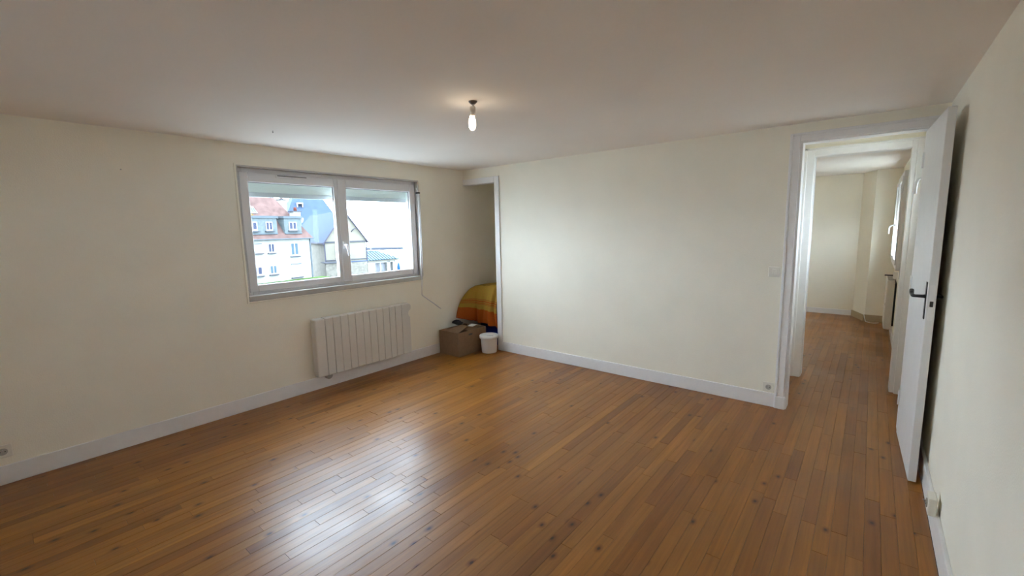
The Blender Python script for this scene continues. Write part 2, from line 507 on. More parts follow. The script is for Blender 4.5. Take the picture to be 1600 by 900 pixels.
# plaster bead round the hole, on the wall face
box('bead', [L1(0, 0.010, -2.568, -2.552, 0.90, 2.040), L1(0, 0.010, -2.552, -0.722, 0.90, 0.914)], M_WALL, w1, bevel=0.003)
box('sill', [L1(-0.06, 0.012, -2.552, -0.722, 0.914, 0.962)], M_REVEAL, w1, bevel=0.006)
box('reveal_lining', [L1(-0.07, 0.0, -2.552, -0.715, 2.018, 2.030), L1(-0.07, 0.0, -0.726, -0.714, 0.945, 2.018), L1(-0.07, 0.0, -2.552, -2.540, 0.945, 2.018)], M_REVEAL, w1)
# fixed frame
fx0, fx1 = -0.12, -0.058
box('frame', [L1(fx0, fx1, -2.540, -2.495, 0.955, 2.018), L1(fx0, fx1, -0.770, -0.726, 0.955, 2.018),
              L1(fx0, fx1, -2.495, -0.770, 0.955, 1.005), L1(fx0, fx1, -2.495, -0.770, 1.965, 2.018)], M_PVC, w1, bevel=0.004)
def sash(y0, y1, gy0, gy1, gz0, gz1, z0, z1, xf):
    s = box('sash', [L1(xf - .05, xf, y0, gy0, z0, z1), L1(xf - .05, xf, gy1, y1, z0, z1),
                     L1(xf - .05, xf, gy0, gy1, z0, gz0), L1(xf - .05, xf, gy0, gy1, gz1, z1)], M_PVC, w1, bevel=0.007, seg=3)
    box('glass_pane', L1(xf - .034, xf - .030, gy0 - .006, gy1 + .006, gz0 - .006, gz1 + .006), M_GLASS, s)
    box('gasket', [L1(xf - .028, xf - .024, gy0 - .001, gy0 + .004, gz0, gz1), L1(xf - .028, xf - .024, gy1 - .004, gy1 + .001, gz0, gz1),
                   L1(xf - .028, xf - .024, gy0, gy1, gz0 - .001, gz0 + .004), L1(xf - .028, xf - .024, gy0, gy1, gz1 - .004, gz1 + .001)], M_GASKET, s)
    return s
xf = -0.040
sl = sash(-2.522, -1.642, -2.455, -1.705, 1.045, 1.905, 0.985, 1.985, xf)
sr = sash(-1.638, -0.748, -1.578, -0.812, 1.047, 1.903, 0.985, 1.985, xf)
# meeting strip covering the joint
box('meeting_strip', L1(xf, xf + 0.010, -1.672, -1.612, 0.99, 1.98), M_PVC, w1, bevel=0.004)
# handle
hb = bmesh.new()
bx(hb, *L1(xf + 0.010, xf + 0.022, -1.658, -1.628, 1.315, 1.385))
tube(hb, [(xf + .020, -1.643 + 1.63, 1.352 - .945), (xf + .052, -1.643 + 1.63, 1.352 - .945), (xf + .060, -1.643 + 1.63, 1.343 - .945), (xf + .060, -1.640 + 1.63, 1.32 - .945), (xf + .056, -1.628 + 1.63, 1.245 - .945)], [.010, .010, .011, .010, .008], 10)
obj('window_handle', hb, mat('white_handle', (0.85, 0.86, 0.88), 0.25), w1, bevel=0.002)
vs = box('vent_slot', L1(xf, xf + 0.010, -2.235, -1.955, 1.952, 1.980), M_PVC, w1, bevel=0.004)
box('vent_opening', L1(xf + 0.009, xf + 0.0115, -2.222, -1.968, 1.966, 1.972), M_GASKET, vs)
# outside: reveals, roller shutter, sill
box('outer_sill', L1(-0.34, -0.12, -2.55, -0.715, 0.955, 0.985), M_FACADE, w1, bevel=0.004)
box('outer_reveal', [L1(-0.30, -0.12, -2.548, -2.535, 0.985, 2.018), L1(-0.30, -0.12, -0.745, -0.718, 0.985, 2.018)],
    mat('outer_reveal_paint', (0.20, 0.235, 0.24), 0.8), w1)
sh = box('roller_shutter', [L1(-0.215, -0.14, -2.52, -2.49, 0.985, 2.01), L1(-0.215, -0.14, -0.772, -0.745, 0.985, 2.01)], M_SHUT, w1, bevel=0.002,
         label='pale roller shutter rails')
for k in range(4):
    z0 = 1.834 + k * 0.046
    box('slat', L1(-0.180, -0.171, -2.49, -0.772, z0 - .001, z0 + 0.0455), M_SHUT, sh, bevel=0.0015)
box('bottom_bar', L1(-0.184, -0.166, -2.49, -0.772, 1.792, 1.833), mat('shutter_bar', (0.56, 0.60, 0.62), 0.5), sh, bevel=0.003)

# crank for the shutter
cr = empty('shutter_crank', (0.0, -0.742, 0.52))
thing(cr, 'thin white shutter crank rod hanging beside the window, its lower arm bent out', 'crank')
def C1(x, y, z): return (x, y + 0.742, z - 0.52)
bm = bmesh.new(); tube(bm, [C1(0.030, -0.744, 1.885), C1(0.030, -0.752, 0.93)], 0.0065, 10)
obj('rod', bm, M_PVC, cr)
bm = bmesh.new(); tube(bm, [C1(0.022, -0.722, 1.875), C1(0.022, -0.728, 0.955)], 0.0045, 8)
obj('rod', bm, M_PVC, cr)
bm = bmesh.new(); tube(bm, [C1(0.030, -0.752, 0.93), C1(0.028, -0.762, 0.745)], 0.0045, 8)
obj('lower_rod', bm, M_PVC, cr)
bm = bmesh.new(); tube(bm, [C1(0.028, -0.762, 0.745), C1(0.034, -0.745, 0.728), C1(0.045, -0.50, 0.545)], 0.006, 10)
obj('crank_arm', bm, M_PVC, cr)
bm = bmesh.new(); bx(bm, *[v for v in (0.0, 0.040, -0.760 + .742, -0.728 + .742, 1.882 - .52, 1.900 - .52)])
obj('clamp', bm, M_DARK, cr, bevel=0.003, label='black clamp at the top')
bm = bmesh.new(); tube(bm, [C1(0.010, -0.757, 1.945), C1(0.028, -0.748, 1.90)], 0.005, 8)
obj('swivel', bm, M_PVC, cr)

# ================================================================== radiator 1
def finned_radiator(loc):
    r = empty('radiator', loc)     # local y 0..1.08, x 0 = wall, z from bottom
    W, HH, X0, X1 = 1.078, 0.545, 0.022, 0.110
    box('body', (X0, X1 - 0.012, 0.012, W - 0.03, 0.012, HH - 0.012), M_RADG, r, bevel=0.004)
    ys = [0.0, 0.098, 0.174, 0.251, 0.331, 0.406, 0.491, 0.563, 0.645, 0.722, 0.800, 0.873, 0.955]
    for i, y in enumerate(ys):
        if i == 0 or i + 1 == len(ys): continue
        y1 = ys[i + 1]
        box('fin', (X0 + .004, X1, y + 0.0018, y1 - 0.0018, 0, HH), M_RAD, r, bevel=0.005, seg=2)
    box('end_cap', (X0 - .006, X1 + .001, 0.0, 0.0958, -0.002, HH + .002), M_RAD, r, bevel=0.014, seg=3)
    # control side with its finger notch
    bm = bmesh.new()
    P = [(0.957, -0.002), (W - .022, -0.002), (W - .010, .012), (W - .010, .40), (W - .026, .415), (W - .034, .44), (W - .026, .465), (W + .004, .485), (W + .006, .525), (W - .012, HH + .002), (0.957, HH + .002)]
    prism(bm, [(X0, p[0], p[1]) for p in P], (X1 - X0, 0, 0))
    obj('control_cap', bm, M_RAD, r, bevel=0.005, seg=2)
    box('top_grille', (X0 + .01, X1 - .02, 0.10, 1.0, HH - .004, HH + .003), M_RAD, r, bevel=0.002)
    bm = bmesh.new(); tube(bm, [(0.035, 0.115, -0.012), (0.085, 0.115, -0.012)], 0.032, 20)
    obj('thermostat', bm, M_RADG, r, bevel=0.004, label='grey round thermostat under the left end')
    for yb in (0.2, 0.84):
        box('wall_bracket', (0.0005, X0 + .01, yb, yb + .04, 0.08, 0.46), M_RADG, r)
    return r
r1 = finned_radiator((0, -2.070, 0.140))
thing(r1, 'wide white ribbed electric radiator on the wall under the window', 'radiator')

# ================================================================== nails, sockets, switch
def nail(loc, axis, label):
    bm = bmesh.new()
    v = Vector(axis)
    tube(bm, [Vector(loc), Vector(loc) + v * 0.012, Vector(loc) + v * 0.012, Vector(loc) + v * 0.015], [0.0015, 0.0015, 0.004, 0.004], 8)
    o = obj('nail', bm, M_STEEL if axis[2] == 0 else M_DARK)
    thing(o, label, 'nail')
nail((0, -3.26, 1.927), (1, 0, 0), 'small nail in the cream wall left of the window')
nail((0.637, -2.514, H), (0, 0, -1), 'tiny dark nail in the ceiling above the window')

def socket(name, loc, rz, label, cat, rocker=False, surface=False, size=0.080):
    """faces local -y, plate centred on origin"""
    s = empty(name, loc, rz)
    t = 0.030 if surface else 0.009
    box('plate', (-size / 2, size / 2, -t, 0, -size / 2, size / 2), M_SWITCH, s, bevel=0.004)
    if rocker:
        box('rocker', (-.014, .014, -t - .005, -t + .001, -.020, .020), M_SWITCH, s, bevel=0.002)
    else:
        bm = bmesh.new()
        tube(bm, [(0, -t + .002, 0), (0, -t - .004, 0)], 0.021, 24)
        w = obj('well', bm, mat('socket_well', (0.42, 0.40, 0.35), 0.5), s, bevel=0.001)
        bm = bmesh.new()
        for dx, dz in ((-.0095, 0), (.0095, 0)):
            tube(bm, [(dx, -t - .0035, dz), (dx, -t - .0055, dz)], 0.0028, 10)
        obj('pin_hole', bm, M_GASKET, w)
        bm = bmesh.new(); tube(bm, [(0, -t - .003, .010), (0, -t - .016, .010)], 0.0025, 8)
        obj('earth_pin', bm, M_STEEL, w)
    thing(s, label, cat)
    return s
socket('light_switch', (3.410, 0, 1.099), 0, 'square cream light switch on the wall left of the doorway', 'switch', rocker=True)
socket('power_socket', (3.418, -0.0, 0.160), 0, 'cream power socket just above the baseboard beside the doorway', 'socket')
socket('power_socket', (0.0, -3.985, 0.205), math.pi / 2, 'power socket low on the left wall at the picture edge', 'socket')
socket('power_socket', (XR - 0.014, -1.27, 0.165), -math.pi / 2, 'surface mounted power socket on the right wall baseboard past the door', 'socket', surface=True, size=0.085)

# ================================================================== pendant bulb
M_BULB = mat('glowing_bulb', (1, 0.9, 0.75), 0.4, emit=(1.0, 0.80, 0.56), estr=8.0)
M_SOCK = mat('bulb_holder', (0.66, 0.62, 0.58), 0.4)
pl = empty('pendant_light', (2.168, -2.059, H))
thing(pl, 'bare lit light bulb hanging from the ceiling on a short lampholder', 'lamp')
bm = bmesh.new(); lathe(bm, [(0.025, 0.0), (0.024, -0.005), (0.017, -0.012), (0.009, -0.018)], 24)
obj('ceiling_rose', bm, mat('dark_rose', (0.16, 0.14, 0.13), 0.5), pl, label='small dark ceiling rose')
bm = bmesh.new()
tube(bm, [(0, 0, -0.016), (0.003, 0, -0.026), (-0.001, 0, -0.034)], 0.006, 8)
obj('flex', bm, M_SOCK, pl)
bm = bmesh.new(); lathe(bm, [(0.008, -0.026), (0.0155, -0.030), (0.0165, -0.055), (0.0145, -0.058), (0.0145, -0.072), (0.013, -0.080)], 24, c=(-0.003, 0, 0))
obj('lampholder', bm, M_SOCK, pl)
bm = bmesh.new(); lathe(bm, [(0.013, -0.078), (0.0150, -0.090), (0.0195, -0.103), (0.0205, -0.120), (0.0195, -0.137), (0.0145, -0.150), (0.008, -0.157), (0.002, -0.159)], 28, c=(-0.010, 0, 0))
obj('bulb', bm, M_BULB, pl, label='glowing warm white bulb')

# ================================================================== cardboard box
cb = empty('cardboard_box', (0.19, -0.29, 0))
thing(cb, 'brown cardboard box with half closed top flaps on the floor in the corner', 'box')
bw, bl, bh, tt = 0.328, 0.47, 0.285, 0.004
x0, x1, y0, y1 = -bw / 2, bw / 2, -bl / 2, bl / 2
box('body', [(x0, x1, y0, y1, 0.001, 0.006), (x0, x0 + tt, y0, y1, .006, bh), (x1 - tt, x1, y0, y1, .006, bh), (x0 + tt, x1 - tt, y0, y0 + tt, .006, bh), (x0 + tt, x1 - tt, y1 - tt, y1, .006, bh)], M_CARD, cb)
box('shade_sheet', (x0 + .01, x1 - .01, y0 + .01, y1 - .01, 0.20, 0.205), M_CARD_SHADE, cb, label='dark sheet standing for the shade inside the box')  # added sheet, its dark colour stands in for shade under the flaps
def flap(p, off):
    bm = bmesh.new(); prism(bm, p, off); obj('flap', bm, M_CARD, cb)
flap([(x0 + .004, y0 + .03, bh - .002), (x0 + .004, y1 - .01, bh - .002), (x0 + .045, y1 - .03, bh - .055), (x0 + .045, y0 + .06, bh - .055)], (.003, 0, 0))
flap([(x1, y0 + .16, bh), (x1, y1 - .01, bh), (x1 - .13, y1 - .03, bh + .012), (x1 - .10, y0 + .19, bh + .006)], (0, 0, .003))
flap([(x0 + .10, y0, bh - .002), (x1 - .004, y0 - .004, bh - .004), (x1 - .075, y0 + .24, bh + .034), (x0 + .13, y0 + .24, bh + .034)], (0, 0, .003))
flap([(x0 + .02, y1, bh), (x1 - .01, y1, bh), (x1 - .03, y1 - .13, bh + .018), (x0 + .05, y1 - .13, bh + .026)], (0, 0, .003))
bm = bmesh.new()
prism(bm, [(x1 + .0005, -0.035 + .035 * math.cos(t_) * (1 if abs(math.cos(t_)) < .7 else 1), 0.238 + 0.011 * math.sin(t_)) for t_ in [k * math.pi / 6 for k in range(12)]], (.0012, 0, 0))
obj('hand_hole', bm, M_GASKET, cb, label='dark oval hand hole')
bm = bmesh.new()
prism(bm, [(0.08, 0.00, bh + .036), (0.15, 0.02, bh + .034), (0.13, 0.13, bh + .038), (0.05, 0.11, bh + .040)], (0, 0, .0012))
obj('paper_label', bm, M_PAPER, cb, label='white paper slip on the flap')
# bundle of black cable on the box
bm = bmesh.new()
rb = random.Random(5)
for k in range(5):
    pts = []
    ph = rb.uniform(0, 6)
    for t in range(26):
        a_ = t / 25 * 2 * math.pi * 1.6 + ph
        pts.append((0.105 + 0.075 * math.cos(a_) * (1 - .08 * k), -0.30 + 0.045 * math.sin(a_) + .012 * math.sin(2 * a_ + k), bh + 0.052 + 0.006 * k + 0.006 * math.sin(3 * a_)))
    tube(bm, pts, 0.0055, 6)
cab = obj('cable_bundle', bm, M_BLACK)
thing(cab, 'black coil of cable lying on top of the cardboard box', 'cable')

# ================================================================== bucket
bk = empty('bucket', (0.488, -0.146, 0))
BS = 1.10
thing(bk, 'small white plastic bucket with a lid beside the cardboard box', 'bucket')
bm = bmesh.new(); lathe(bm, [(0.070, 0.0), (0.080, 0.004), (0.084, 0.02), (0.092, 0.185), (0.094, 0.19), (0.088, 0.19)], 40, sx=BS, sy=BS)
obj('tub', bm, M_BUCKET, bk)
bm = bmesh.new(); lathe(bm, [(0.096, 0.178), (0.104, 0.180), (0.105, 0.206), (0.102, 0.214), (0.092, 0.218), (0.086, 0.213), (0.05, 0.214), (0.01, 0.214)], 40, sx=BS, sy=BS)
obj('lid', bm, M_BUCKET, bk)
bm = bmesh.new(); prism(bm, [(0.01, -0.055, 0.2145), (0.075, -0.012, 0.2145), (0.072, -0.004, 0.2145), (0.02, -0.042, 0.2145)], (0, 0, .001))
obj('lid_slot', bm, M_GASKET, bk, label='thin dark slot in the lid')

# ================================================================== blanket over a storage crate in the alcove
crate = empty('storage_crate', (0.37, 0.29, 0))
thing(crate, 'blue plastic crate in the alcove, mostly hidden under the striped blanket', 'crate')
box('body', (-0.28, 0.125, -0.16, 0.36, 0.002, 0.60), M_BLUE, crate, bevel=0.02)
box('rim', (-0.285, 0.13, -0.165, 0.365, 0.56, 0.60), M_BLUE, crate, bevel=0.01)
def blanket():
    bm = bmesh.new()
    lay = bm.verts.layers.float.new('hang')
    NU, NV = 72, 70
    grid = []
    for i in range(NU + 1):
        u = i / NU                      # 0 at left wall .. 1 at the right
        X = 0.020 + 0.485 * u
        colv = []
        for j in range(NV + 1):
            v = j / NV                  # 0 back of top .. 1 front hem
            topz = 0.745 + 0.030 * math.sin(u * 2.4) - 0.03 * max(0, 0.28 - u) ** 1.2 * 3.2
            if v < 0.35:
                t = v / 0.35
                Y = 0.62 - t * (0.62 - 0.075)
                Z = topz - 0.03 * (1 - t) ** 2 - 0.014 * math.sin(9 * u + 4 * t)
            else:
                t = (v - 0.35) / 0.65
                hem = 0.300 - 0.12 * max(0, u - 0.68) + 0.32 * max(0, 0.26 - u)
                Z = topz - (topz - hem) * (t ** 1.05)
                out = 0.10 * (1 - math.exp(-t * 5))
                left = max(0.0, 0.24 - u) / 0.24
                out += (0.06 + 0.16 * t) * left
                fold = 0.024 * math.sin(u * 19 + 1.6 * math.sin(3 * t)) + 0.014 * math.sin(u * 33 + 1 + t) + 0.030 * math.exp(-((u - 0.80) / 0.05) ** 2) - 0.024 * math.exp(-((u - 0.21) / 0.03) ** 2)
                Y = 0.105 - out - fold * min(1, t * 2.2) * (0.5 if 0.2 < u < 0.7 else 1)
            vt = bm.verts.new((X + 0.010 * math.sin(v * 9 + u * 5) * (1 if 0.05 < u < 0.95 else 0), Y, Z))
            sag = 0.015 * math.sin(u * 5 + 1) + 0.02 * u
            vt[lay] = max(0.0, (v - 0.35) / 0.65 + (sag if v > .4 else 0)) if v > 0.35 else 0.0
            colv.append(vt)
        grid.append(colv)
    for i in range(NU):
        for j in range(NV):
            f = bm.faces.new((grid[i][j], grid[i + 1][j], grid[i + 1][j + 1], grid[i][j + 1])); f.smooth = True
    o = obj('blanket', bm, M_BLANKET)
    sm = o.modifiers.new('thickness', 'SOLIDIFY'); sm.thickness = 0.006; sm.offset = 0
    return o
thing(blanket(), 'yellow blanket with orange stripes and hem draped over things in the alcove', 'blanket')

# ================================================================== door leaf (door_1), open against the right wall
d1 = empty('door_1', (4.2112, -0.020, 0.01), kind='structure')
d1.rotation_euler = (0, 0, math.atan2(-0.7303, 0.0265))      # local x runs from hinge to free edge
LW = 0.7308; LT = 0.036
box('door_leaf', (0, LW, 0, LT, 0, 2.035), M_DOOR, d1, bevel=0.003)
lf = bmesh.new()
bx(lf, LW - 0.062, LW - 0.030, -0.004, 0.0, 0.93, 1.135)
plate = obj('handle_plate', lf, M_DARK, d1, bevel=0.002, label='narrow dark metal handle plate')
hm = bmesh.new()
hx = LW - 0.046
tube(hm, [(hx, -0.003, 1.055), (hx, -0.012, 1.055), (hx, -0.045, 1.055), (hx - 0.010, -0.052, 1.055), (hx - 0.045, -0.053, 1.053), (hx - 0.085, -0.052, 1.060), (hx - 0.115, -0.050, 1.072)],
     [0.012, 0.009, 0.008, 0.0095, 0.008, 0.010, 0.011], 10)
obj('lever', hm, M_DARK, d1, label='dark curved lever handle')
box('keyhole', (hx - .003, hx + .003, -0.005, -0.0035, 0.965, 0.985), M_GASKET, plate)
box('lock_plate', (LW - 0.0005, LW + 0.0015, 0.008, 0.028, 0.93, 1.12), M_TRIM, d1)
box('latch', (LW, LW + 0.008, 0.011, 0.025, 1.005, 1.035), M_DARK, d1, bevel=0.002, label='dark latch bolt')
for z in (0.2, 1.0, 1.8):
    bm = bmesh.new(); tube(bm, [(-0.004, -0.004, z), (-0.004, -0.004, z + 0.10)], 0.006, 10)
    obj('hinge', bm, M_TRIM, d1)
hm = bmesh.new()
tube(hm, [(hx, LT, 1.055), (hx, LT + 0.022, 1.055), (hx - 0.010, LT + 0.026, 1.055), (hx - 0.09, LT + 0.026, 1.058)], [0.011, 0.007, 0.008, 0.008], 10)
obj('lever', hm, M_DARK, d1, label='dark lever handle on the wall side')

# ================================================================== side windows (hall and far room)
def side_window(name, y0, y1, z0, z1, xi, handle, shutter=None, recess=None, reach=0.058):
    """opening in the outer right wall, seen edge on; xi = inner face of frame"""
    w = empty(name, (HX, (y0 + y1) / 2, z0), kind='structure')
    yc = (y0 + y1) / 2
    def B(a, b, c, d, e, f): return (a - HX, b - HX, c - yc, d - yc, e - z0, f - z0)
    t = 0.055
    box('frame', [B(xi, HX + .06, y0, y0 + t, z0, z1), B(xi, HX + .06, y1 - t, y1, z0, z1), B(xi, HX + .06, y0 + t, y1 - t, z0, z0 + t), B(xi, HX + .06, y0 + t, y1 - t, z1 - t, z1)], M_PVC, w, bevel=0.004)
    ym = yc
    panes = [(y0 + t, ym), (ym, y1 - t)] if (y1 - y0) > 1 else [(y0 + t, y1 - t)]
    for a, b in panes:
        s = box('sash', [B(xi - .012, HX + .06, a, a + .05, z0 + t, z1 - t), B(xi - .012, HX + .06, b - .05, b, z0 + t, z1 - t),
                         B(xi - .012, HX + .03, a + .05, b - .05, z0 + t, z0 + t + .05), B(xi - .012, HX + .03, a + .05, b - .05, z1 - t - .05, z1 - t)], M_PVC, w, bevel=0.004)
        box('glass_pane', B(recess or xi + .012, (recess or xi + .012) + .004, a + .045, b - .045, z0 + t + .045, z1 - t - .045), M_GLASS, s)
    hy, hz, hd = handle
    bm = bmesh.new()
    X = xi - .012
    tube(bm, [(X - HX, hy - yc, hz - z0), (X - HX - reach * .5, hy - yc, hz - z0), (X - HX - reach + .013, hy - yc, hz - z0 - .006), (X - HX - reach + .003, hy - yc, hz - z0 - .024), (X - HX - reach, hy - yc, hz - z0 - .05), (X - HX - reach + .002, hy - yc, hz - z0 - .105)],
         [.012, .009, .009, .009, .009, .008], 10)
    obj('window_handle', bm, MATS['white_handle'], w)
    if shutter:
        box('roller_shutter', B(HX + .10, HX + .115, y0, y1, shutter, z1), M_SHUT, w)
    return w
side_window('window_2', 0.16, 0.80, 1.15, 2.02, HX + .018, (0.23, 1.765, 0), recess=HX + .05, reach=0.080)
side_window('window_3', 2.55, 4.00, 0.92, 2.02, 4.215, (3.275, 1.42, 0), shutter=1.50)

# far room heater + cable
hr = empty('convector_heater', (HX, 3.52, 0.12))
thing(hr, 'white convector heater on the right wall of the room beyond the hall', 'radiator')
box('casing', (-0.095, -0.02, -0.32, 0.32, 0, 0.62), M_RAD, hr, bevel=0.012, seg=3)
box('back_panel', (-0.02, 0, -0.28, 0.28, 0.04, 0.58), M_GASKET, hr)
for k in range(6):
    box('grille_slot', (-0.085, -0.03, -0.30 + k * .1, -0.24 + k * .1, 0.618, 0.630), M_RADG, hr)
box('knob', [(-0.098, -0.094, -0.30, -0.27, 0.30, 0.33)], M_RADG, hr, bevel=.001)
bm = bmesh.new()
bx(bm, 4.145, 4.235, 3.26, 3.285, 0.792, 0.806)
wl = obj('window_latch', bm, M_DARK)
thing(wl, 'short dark metal latch below the far room window', 'latch')
bm = bmesh.new()
bx(bm, 4.225, HX, 3.24, 3.31, 0.76, 0.84)
o = obj('latch_plate', bm, M_TRIM, wl)
bm = bmesh.new()
tube(bm, [(3.975, 4.30, 0.105), (3.985, 4.285, 0.06), (4.0, 4.26, 0.008), (4.05, 4.20, 0.005), (4.10, 4.19, 0.005), (4.15, 4.25, 0.005)], 0.005, 8)
thing(obj('white_cable', bm, M_PAPER), 'loose white cable on the far room floor near the heater', 'cable')

# ================================================================== outside world
box('ground', (-150, 60, -60, 200, -8.0, -7.0), M_GROUND, kind='structure')
box('sea', (-2500, -150, -1200, 2500, -8.0, -7.3), M_SEA, kind='structure')
bm = bmesh.new()
prism(bm, [(-185, 96, -7.3), (-178, 116, -7.3), (-168, 128, -7.3), (-172, 130, -7.3), (-196, 118, -7.3), (-200, 96, -7.3)], (0, 0, 0.9))
obj('breakwater', bm, M_SPIT, kind='structure')

# -- white apartment house, local x along the facade, local y away from us
A1 = (-47.74, 15.34, 0.0)
ang1 = math.atan2(0.98524, -0.17119)
lawn = empty('lawn', A1, ang1, kind='structure')
box('earth_bank', (-14, 8.05, -13, 12, -8, -4.06), M_RUBBLE, lawn)
box('turf', (-14, 8.1, -13, 0.0, -4.06, -3.96), M_GRASS, lawn, bevel=0.03)
hs = empty('apartment_house', A1, ang1)
thing(hs, 'white three storey house with red tiled roof and dormers seen through the window', 'house')
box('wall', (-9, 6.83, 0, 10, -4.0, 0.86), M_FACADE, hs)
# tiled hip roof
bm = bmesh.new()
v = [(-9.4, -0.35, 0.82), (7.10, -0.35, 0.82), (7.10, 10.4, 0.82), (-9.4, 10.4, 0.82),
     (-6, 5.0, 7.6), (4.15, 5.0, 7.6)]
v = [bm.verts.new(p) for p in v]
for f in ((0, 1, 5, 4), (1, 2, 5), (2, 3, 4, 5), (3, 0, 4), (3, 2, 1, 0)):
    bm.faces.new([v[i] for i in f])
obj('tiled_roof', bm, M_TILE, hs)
box('gutter', (-9.4, 7.12, -0.45, -0.33, 0.74, 0.86), M_ZINC, hs, bevel=0.03)
box('downpipe', [(6.74, 6.86, -0.12, -0.01, -4, 0.80)], M_ZINC, hs)
def house_window(parent, xa, xb, za, zb, y=0.0, closed=False, sill=True, pane=None):
    w = box('window', [(xa, xb, y - .06, y + .10, za, zb)] , M_OFRAME if not closed else M_FACADE, parent, label='closed white shutter' if closed else None)
    if not closed:
        t = (xb - xa) * 0.11
        mid = (xa + xb) / 2
        for p, q in ((xa + t, mid - t * .7), (mid + t * .7, xb - t)):
            box('pane', (p, q, y - .075, y - .05, za + t * 1.6, zb - t * .8), pane or M_OWIN, w)
    else:
        box('lintel', (xa - .04, xb + .04, y - .10, y - .02, zb, zb + .08), M_ZINC, w)
    if sill:
        box('sill', (xa - .12, xb + .12, y - .24, y + .02, za - .12, za - .01), M_COPING, w)
house_window(hs, 1.52, 2.25, -0.70, 0.33)
house_window(hs, 4.18, 5.22, -1.22, 0.33, pane=M_OWIN2)
house_window(hs, -1.1, 0.78, -0.66, 0.33, closed=True)
house_window(hs, -0.45, 0.66, -3.12, -2.11)
house_window(hs, 1.48, 2.32, -3.12, -2.11, pane=M_OWIN2)
house_window(hs, 4.12, 5.38, -3.72, -2.20, closed=True)
def dormer(xa, xb, wins):
    d = box('dormer', (xa, xb, 0.02, 2.4, 1.42, 3.16), M_DORMER, hs)
    box('fascia', (xa - .12, xb + .12, -0.12, 2.6, 3.14, 3.40), M_ZINC, d)
    box('skirt', (xa, xb, -0.06, 0.06, 1.36, 1.50), M_ZINC, d)
    for (p, q) in wins:
        house_window(hs, p, q, 1.76, 2.74, y=0.0)
dormer(-6.0, 2.82, [(-0.55, 0.55), (1.49, 2.26)])
dormer(3.72, 5.86, [(4.24, 5.22)])
# roof pieces on the slope: z = .82 + 1.267*(y+.35)
def ry(z): return (z - 0.82) / 1.267 - 0.35
bm = bmesh.new()
prism(bm, [(1.05, ry(3.72) - .06, 3.72), (1.85, ry(3.72) - .06, 3.72), (1.70, ry(4.5) - .06, 4.5), (0.95, ry(4.5) - .06, 4.5)], (0, -.05, .05))
sk = obj('skylight', bm, M_OFRAME, hs)
for k in range(3):
    bm = bmesh.new(); a_ = 1.12 + k * .23
    prism(bm, [(a_, ry(3.82) - .13, 3.84), (a_ + .15, ry(3.82) - .13, 3.84), (a_ + .12, ry(4.35) - .13, 4.37), (a_ - .03, ry(4.35) - .13, 4.37)], (0, -.02, .02))
    obj('pane', bm, M_OWIN2, sk)
bm = bmesh.new()
prism(bm, [(0.80, ry(3.42) - .015, 3.42), (1.30, ry(3.42) - .015, 3.42), (0.90, ry(6.2) - .015, 6.2), (0.20, ry(6.2) - .015, 6.2)], (0, -.02, .01))
obj('lichen_patch', bm, M_MOSS, hs, label='orange lichen stripe on the tiles')
box('white_dormer', (-1.6, 0.42, 2.0, 5, 3.80, 6.6), M_FACADE, hs)
def chimney(parent, x0, x1, y0, y1, z0, z1, pot=None):
    c = box('chimney', [(x0, x1, y0, y1, z0, z1)], M_FACADE, parent)
    box('cap', (x0 - .15, x1 + .15, y0 - .1, y1 + .1, z1, z1 + .12), M_COPING, c)
    if pot:
        bm = bmesh.new(); lathe(bm, [(.2, z1 + .12), (.16, z1 + .5), (.18, z1 + .55)], 12, c=((x0 + x1) / 2 + pot, (y0 + y1) / 2, 0))
        obj('pot', bm, M_RED, c)
chimney(hs, 7.9, 8.65, 6.6, 7.6, -4.0, 5.75, pot=.05)
chimney(hs, 5.62, 6.52, 0.9, 1.7, 1.4, 3.95, pot=.05)
bm = bmesh.new()
for k in range(1):
    lathe(bm, [(0.02, 0.10), (0.12, 0.075), (0.22, 0.03), (0.30, 0.0), (0.28, -0.01), (0.02, 0.08)], 20)
bmesh.ops.rotate(bm, verts=bm.verts, cent=(0, 0, 0), matrix=Matrix.Rotation(math.radians(-75), 3, 'X') )
bmesh.ops.rotate(bm, verts=bm.verts, cent=(0, 0, 0), matrix=Matrix.Rotation(math.radians(35), 3, 'Z'))
bmesh.ops.translate(bm, verts=bm.verts, vec=(6.55, 0.7, 2.95))
dish = obj('satellite_dish', bm, mat('dish_white', (.45, .45, .45), .5), hs)
bm = bmesh.new(); tube(bm, [(6.5, 1.0, 2.2), (6.5, 1.0, 2.75), (6.55, 0.75, 2.9)], 0.03, 6)
obj('dish_pole', bm, M_ZINC, dish)

# -- stone gable house behind it
A2 = (-52.27, 28.76, 0.0)
ang2 = math.atan2(0.97083, 0.23978)
gh = empty('gable_house', A2, ang2)
thing(gh, 'pale stone gabled house with steep blue slate roof right of the white house', 'house')
bm = bmesh.new()
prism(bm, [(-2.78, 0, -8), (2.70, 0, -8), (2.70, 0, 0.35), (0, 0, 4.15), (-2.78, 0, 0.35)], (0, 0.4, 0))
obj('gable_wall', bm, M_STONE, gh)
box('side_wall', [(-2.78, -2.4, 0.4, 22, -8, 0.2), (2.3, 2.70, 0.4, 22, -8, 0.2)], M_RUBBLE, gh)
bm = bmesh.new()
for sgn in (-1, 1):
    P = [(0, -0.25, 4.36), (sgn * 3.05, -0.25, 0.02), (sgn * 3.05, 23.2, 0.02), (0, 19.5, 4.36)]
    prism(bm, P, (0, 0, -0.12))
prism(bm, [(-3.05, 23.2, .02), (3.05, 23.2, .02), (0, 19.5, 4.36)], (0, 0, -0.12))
obj('slate_roof', bm, M_SLATE, gh)
